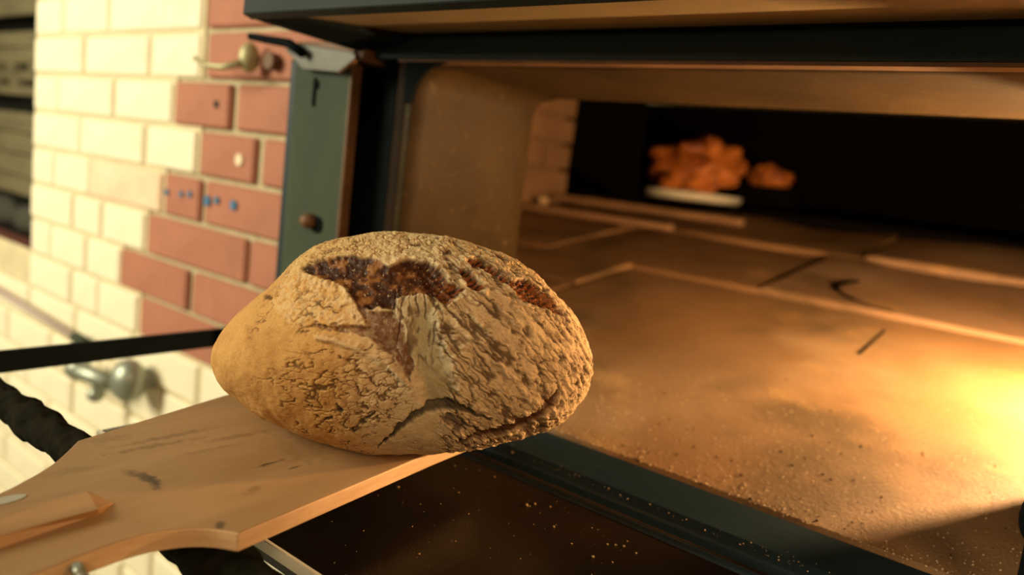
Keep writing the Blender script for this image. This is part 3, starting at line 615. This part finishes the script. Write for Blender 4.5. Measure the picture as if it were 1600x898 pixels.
    col = mx(col, ss(.45, .7, tone)*.55, (.43, .205, .055))
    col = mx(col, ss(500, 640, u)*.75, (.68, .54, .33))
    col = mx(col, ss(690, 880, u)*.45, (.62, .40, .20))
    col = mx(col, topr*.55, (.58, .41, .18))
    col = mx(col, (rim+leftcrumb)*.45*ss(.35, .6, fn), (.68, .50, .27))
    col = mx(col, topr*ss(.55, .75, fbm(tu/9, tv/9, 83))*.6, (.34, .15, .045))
    col = mx(col, valley*.8, (.34, .29, .155)); col = mx(col, valley*ss(.45, .65, fbm(tu/6, tv/6, 84))*.35, (.42, .36, .21))
    col = mx(col, streakr*.4, (.44, .38, .24))
    col = mx(col, ridge*.5, (.62, .45, .25))
    col = mx(col, np.clip(crack*leftr*.85+crack2*leftr*.5, 0, .9), (.10, .045, .016))
    col = mx(col, np.clip(crR*.9+crS*.75, 0, .92), (.085, .045, .022))
    col = mx(col, np.clip(crT*.8, 0, 1), (.18, .08, .025))
    col = mx(col, fine*.12, (.25, .13, .05))
    col = mx(col, np.clip((mF+mG+mI)*1.2, 0, 1)*.9, (.055, .043, .028)); col = mx(col, mH*.85, (.10, .065, .05)); col = mx(col, np.clip(mE, 0, 1)*.92, (.085, .030, .013))
    cc = np.ones(u.shape+(3,))*c3((.040, .012, .004)); cc = mx(cc, ss(.45, .72, crater_n), (.15, .05, .012)); cc = mx(cc, ss(.6, .8, crater_n)*.6, (.34, .15, .04))
    redd = ss(640, 740, u); cc = cc*(1-(redd*.55)[..., None]*ss(.35, .7, fib)[..., None])+c3((.36, .095, .02))*(redd*.55)[..., None]*ss(.35, .7, fib)[..., None]
    cb = np.ones(u.shape+(3,))*c3((.17, .075, .035)); cb = mx(cb, ss(.5, .7, fn)*.6, (.34, .22, .14))
    cc = cc*(1-(mB*(1-mA))[..., None])+cb*(mB*(1-mA))[..., None]
    col = col*(1-bare[..., None])+cc*bare[..., None]; col = mx(col, mS*.85, (.06, .025, .01))
    col = mx(col, bare*ss(.80, .86, fbm(tu/2.2, tv/2.2, 91, 2)), (.5, .36, .2))
    glo = np.clip(mA+mC+mD, 0, 1)
    # ---- positions
    ray = np.array(fw)+np.array(rt)*((CX-800)/FPX)-np.array(up)*((CY-449)/FPX)
    R_, U_ = np.array(rt), np.array(up)
    Nn = (R_[None, None]*(np.cos(A)*np.sin(Gm))[..., None]-U_[None, None]*(np.sin(A)*np.sin(Gm))[..., None]-ray[None, None]/np.linalg.norm(ray)*(np.cos(Gm))[..., None])
    pos = ray[None, None]*dep[..., None]+R_[None, None]*(np.cos(A)*lat)[..., None]-U_[None, None]*(np.sin(A)*lat)[..., None]+Nn*(h*.001)[..., None]
    pos[..., 2] = np.maximum(pos[..., 2], PZ+.0004)
    base = np.array(ray*LD); base[2] = PZ
    pts = (pos-base).reshape(-1, 3); nv = len(pts)
    i = np.arange(NR-1)[:, None]*NA; j = np.arange(NA)[None, :]; j2 = (j+1) % NA
    quads = np.stack([i+j, i+j2, i+NA+j2, i+NA+j], -1).reshape(-1, 4)
    me = bpy.data.meshes.new('crust'); nq = len(quads)
    me.vertices.add(nv); me.vertices.foreach_set('co', pts.astype(np.float32).ravel())
    caps = [list(range(NA))[::-1], list(range((NR-1)*NA, NR*NA))]
    me.loops.add(nq*4+2*NA); me.polygons.add(nq+2)
    me.loops.foreach_set('vertex_index', np.concatenate([quads.ravel(), caps[0], caps[1]]).astype(np.int32))
    me.polygons.foreach_set('loop_start', np.concatenate([np.arange(nq)*4, [nq*4, nq*4+NA]]).astype(np.int32))
    me.update(calc_edges=True)
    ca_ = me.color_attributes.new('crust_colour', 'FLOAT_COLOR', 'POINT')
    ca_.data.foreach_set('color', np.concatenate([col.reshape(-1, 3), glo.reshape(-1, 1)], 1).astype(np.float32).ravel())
    me.polygons.foreach_set('use_smooth', np.ones(nq+2, bool)); me.update()
    bm = bmesh.new(); bm.from_mesh(me); bmesh.ops.recalc_face_normals(bm, faces=bm.faces[:]); bm.to_mesh(me); bm.free()
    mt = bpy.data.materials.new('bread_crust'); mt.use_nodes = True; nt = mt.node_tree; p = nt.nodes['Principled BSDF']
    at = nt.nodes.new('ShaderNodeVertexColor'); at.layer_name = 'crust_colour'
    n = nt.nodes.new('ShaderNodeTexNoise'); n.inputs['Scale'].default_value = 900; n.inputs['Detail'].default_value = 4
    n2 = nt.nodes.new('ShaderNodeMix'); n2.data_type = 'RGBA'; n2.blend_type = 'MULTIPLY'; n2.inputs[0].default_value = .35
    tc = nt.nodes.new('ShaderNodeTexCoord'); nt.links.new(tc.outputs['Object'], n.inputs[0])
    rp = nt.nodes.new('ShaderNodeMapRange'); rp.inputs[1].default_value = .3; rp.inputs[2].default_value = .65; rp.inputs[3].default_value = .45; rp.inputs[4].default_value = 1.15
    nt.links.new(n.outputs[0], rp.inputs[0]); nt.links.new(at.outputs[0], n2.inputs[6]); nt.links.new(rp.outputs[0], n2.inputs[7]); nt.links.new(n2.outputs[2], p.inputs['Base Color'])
    rr_ = nt.nodes.new('ShaderNodeMapRange'); rr_.inputs[3].default_value = .82; rr_.inputs[4].default_value = .55; nt.links.new(at.outputs[1], rr_.inputs[0]); nt.links.new(rr_.outputs[0], p.inputs['Roughness'])
    p.inputs['Specular IOR Level'].default_value = .15
    bu = nt.nodes.new('ShaderNodeBump'); bu.inputs['Strength'].default_value = .35; bu.inputs['Distance'].default_value = .0008
    nt.links.new(n.outputs[0], bu.inputs['Height']); nt.links.new(bu.outputs[0], p.inputs['Normal'])
    me.materials.append(mt)
    ob = bpy.data.objects.new('bread_loaf', me); C.objects.link(ob); ob.location = base
    tag(ob, 'big round sourdough loaf with floury cracked crust, lying on the wooden peel', 'bread')
build_loaf()

# ------------------------------------------------------------------ crumbs and flour
rc = random.Random(11)
cr_pts = [(-.3875, .4105, .0018), (-.3498, .4435, .0009), (-.2992, .4703, .002), (-.2961, .4778, .0015), (-.2851, .4843, .001), (-.2636, .4569, .0015), (-.219, .4419, .0016), (-.2213, .4668, .0012), (-.2166, .4711, .0013), (-.2113, .4744, .0013), (-.2134, .4836, .001), (-.1999, .4723, .0012), (-.3037, .3494, .0011), (-.2402, .4459, .001), (-.2058, .4468, .001), (-.351, .4933, .001), (-.2988, .3819, .0008)]
b = MB()
for (x, y, rad) in cr_pts: rad *= .72; b.ball((x, y, -.262+rad*.7), rad, 1, (1.2, .9, .8), .2)
b.go('door_crumbs', M_crumb, door, kind='stuff')
def grains(name, n, fn, mt, parent, rmin, rmax, seed):
    r_ = random.Random(seed); vs = []; fs = []
    for _ in range(n):
        x, y, z = fn(r_); s = rmin+(rmax-rmin)*r_.random()**3; b0 = len(vs); a = r_.random()*6.28
        for k in range(4): vs.append((x+s*math.cos(a+k*1.57)*r_.uniform(.6, 1.2), y+s*math.sin(a+k*1.57)*r_.uniform(.6, 1.2), z))
        vs.append((x, y, z+s*r_.uniform(.6, 1.1)))
        for k in range(4): fs.append((b0+k, b0+(k+1) % 4, b0+4))
        fs.append((b0+3, b0+2, b0+1, b0))
    me = bpy.data.meshes.new(name); me.from_pydata(vs, [], fs); return link(name, me, mt, parent, kind='stuff')
def f_h(r):
    y = .625+.70*r.random()**2.2; x = r.uniform(-.60, .30) if y > .9 else r.uniform(-.60, .06); return x, y, hz(y)+.0005
grains('hearth_flour', 4200, f_h, M_flour, oven, .0003, .0013, 1)
grains('burnt_specks', 420, f_h, M_soot_shade, oven, .0004, .0018, 2)
def f_s(r): 
    y = .57+.04*r.gauss(0, .35); y = min(.617, max(.555, y)); return r.uniform(-.5, .1), y, HZ-.0035-(.62-y)*.05
grains('sill_flour', 420, f_s, M_flour, oven, .0003, .0010, 3)
def f_d(r): return r.uniform(-.5, .05), r.uniform(.29, .50), -.2619
grains('door_flour', 420, f_d, M_crumb, door, .0002, .0007, 4)
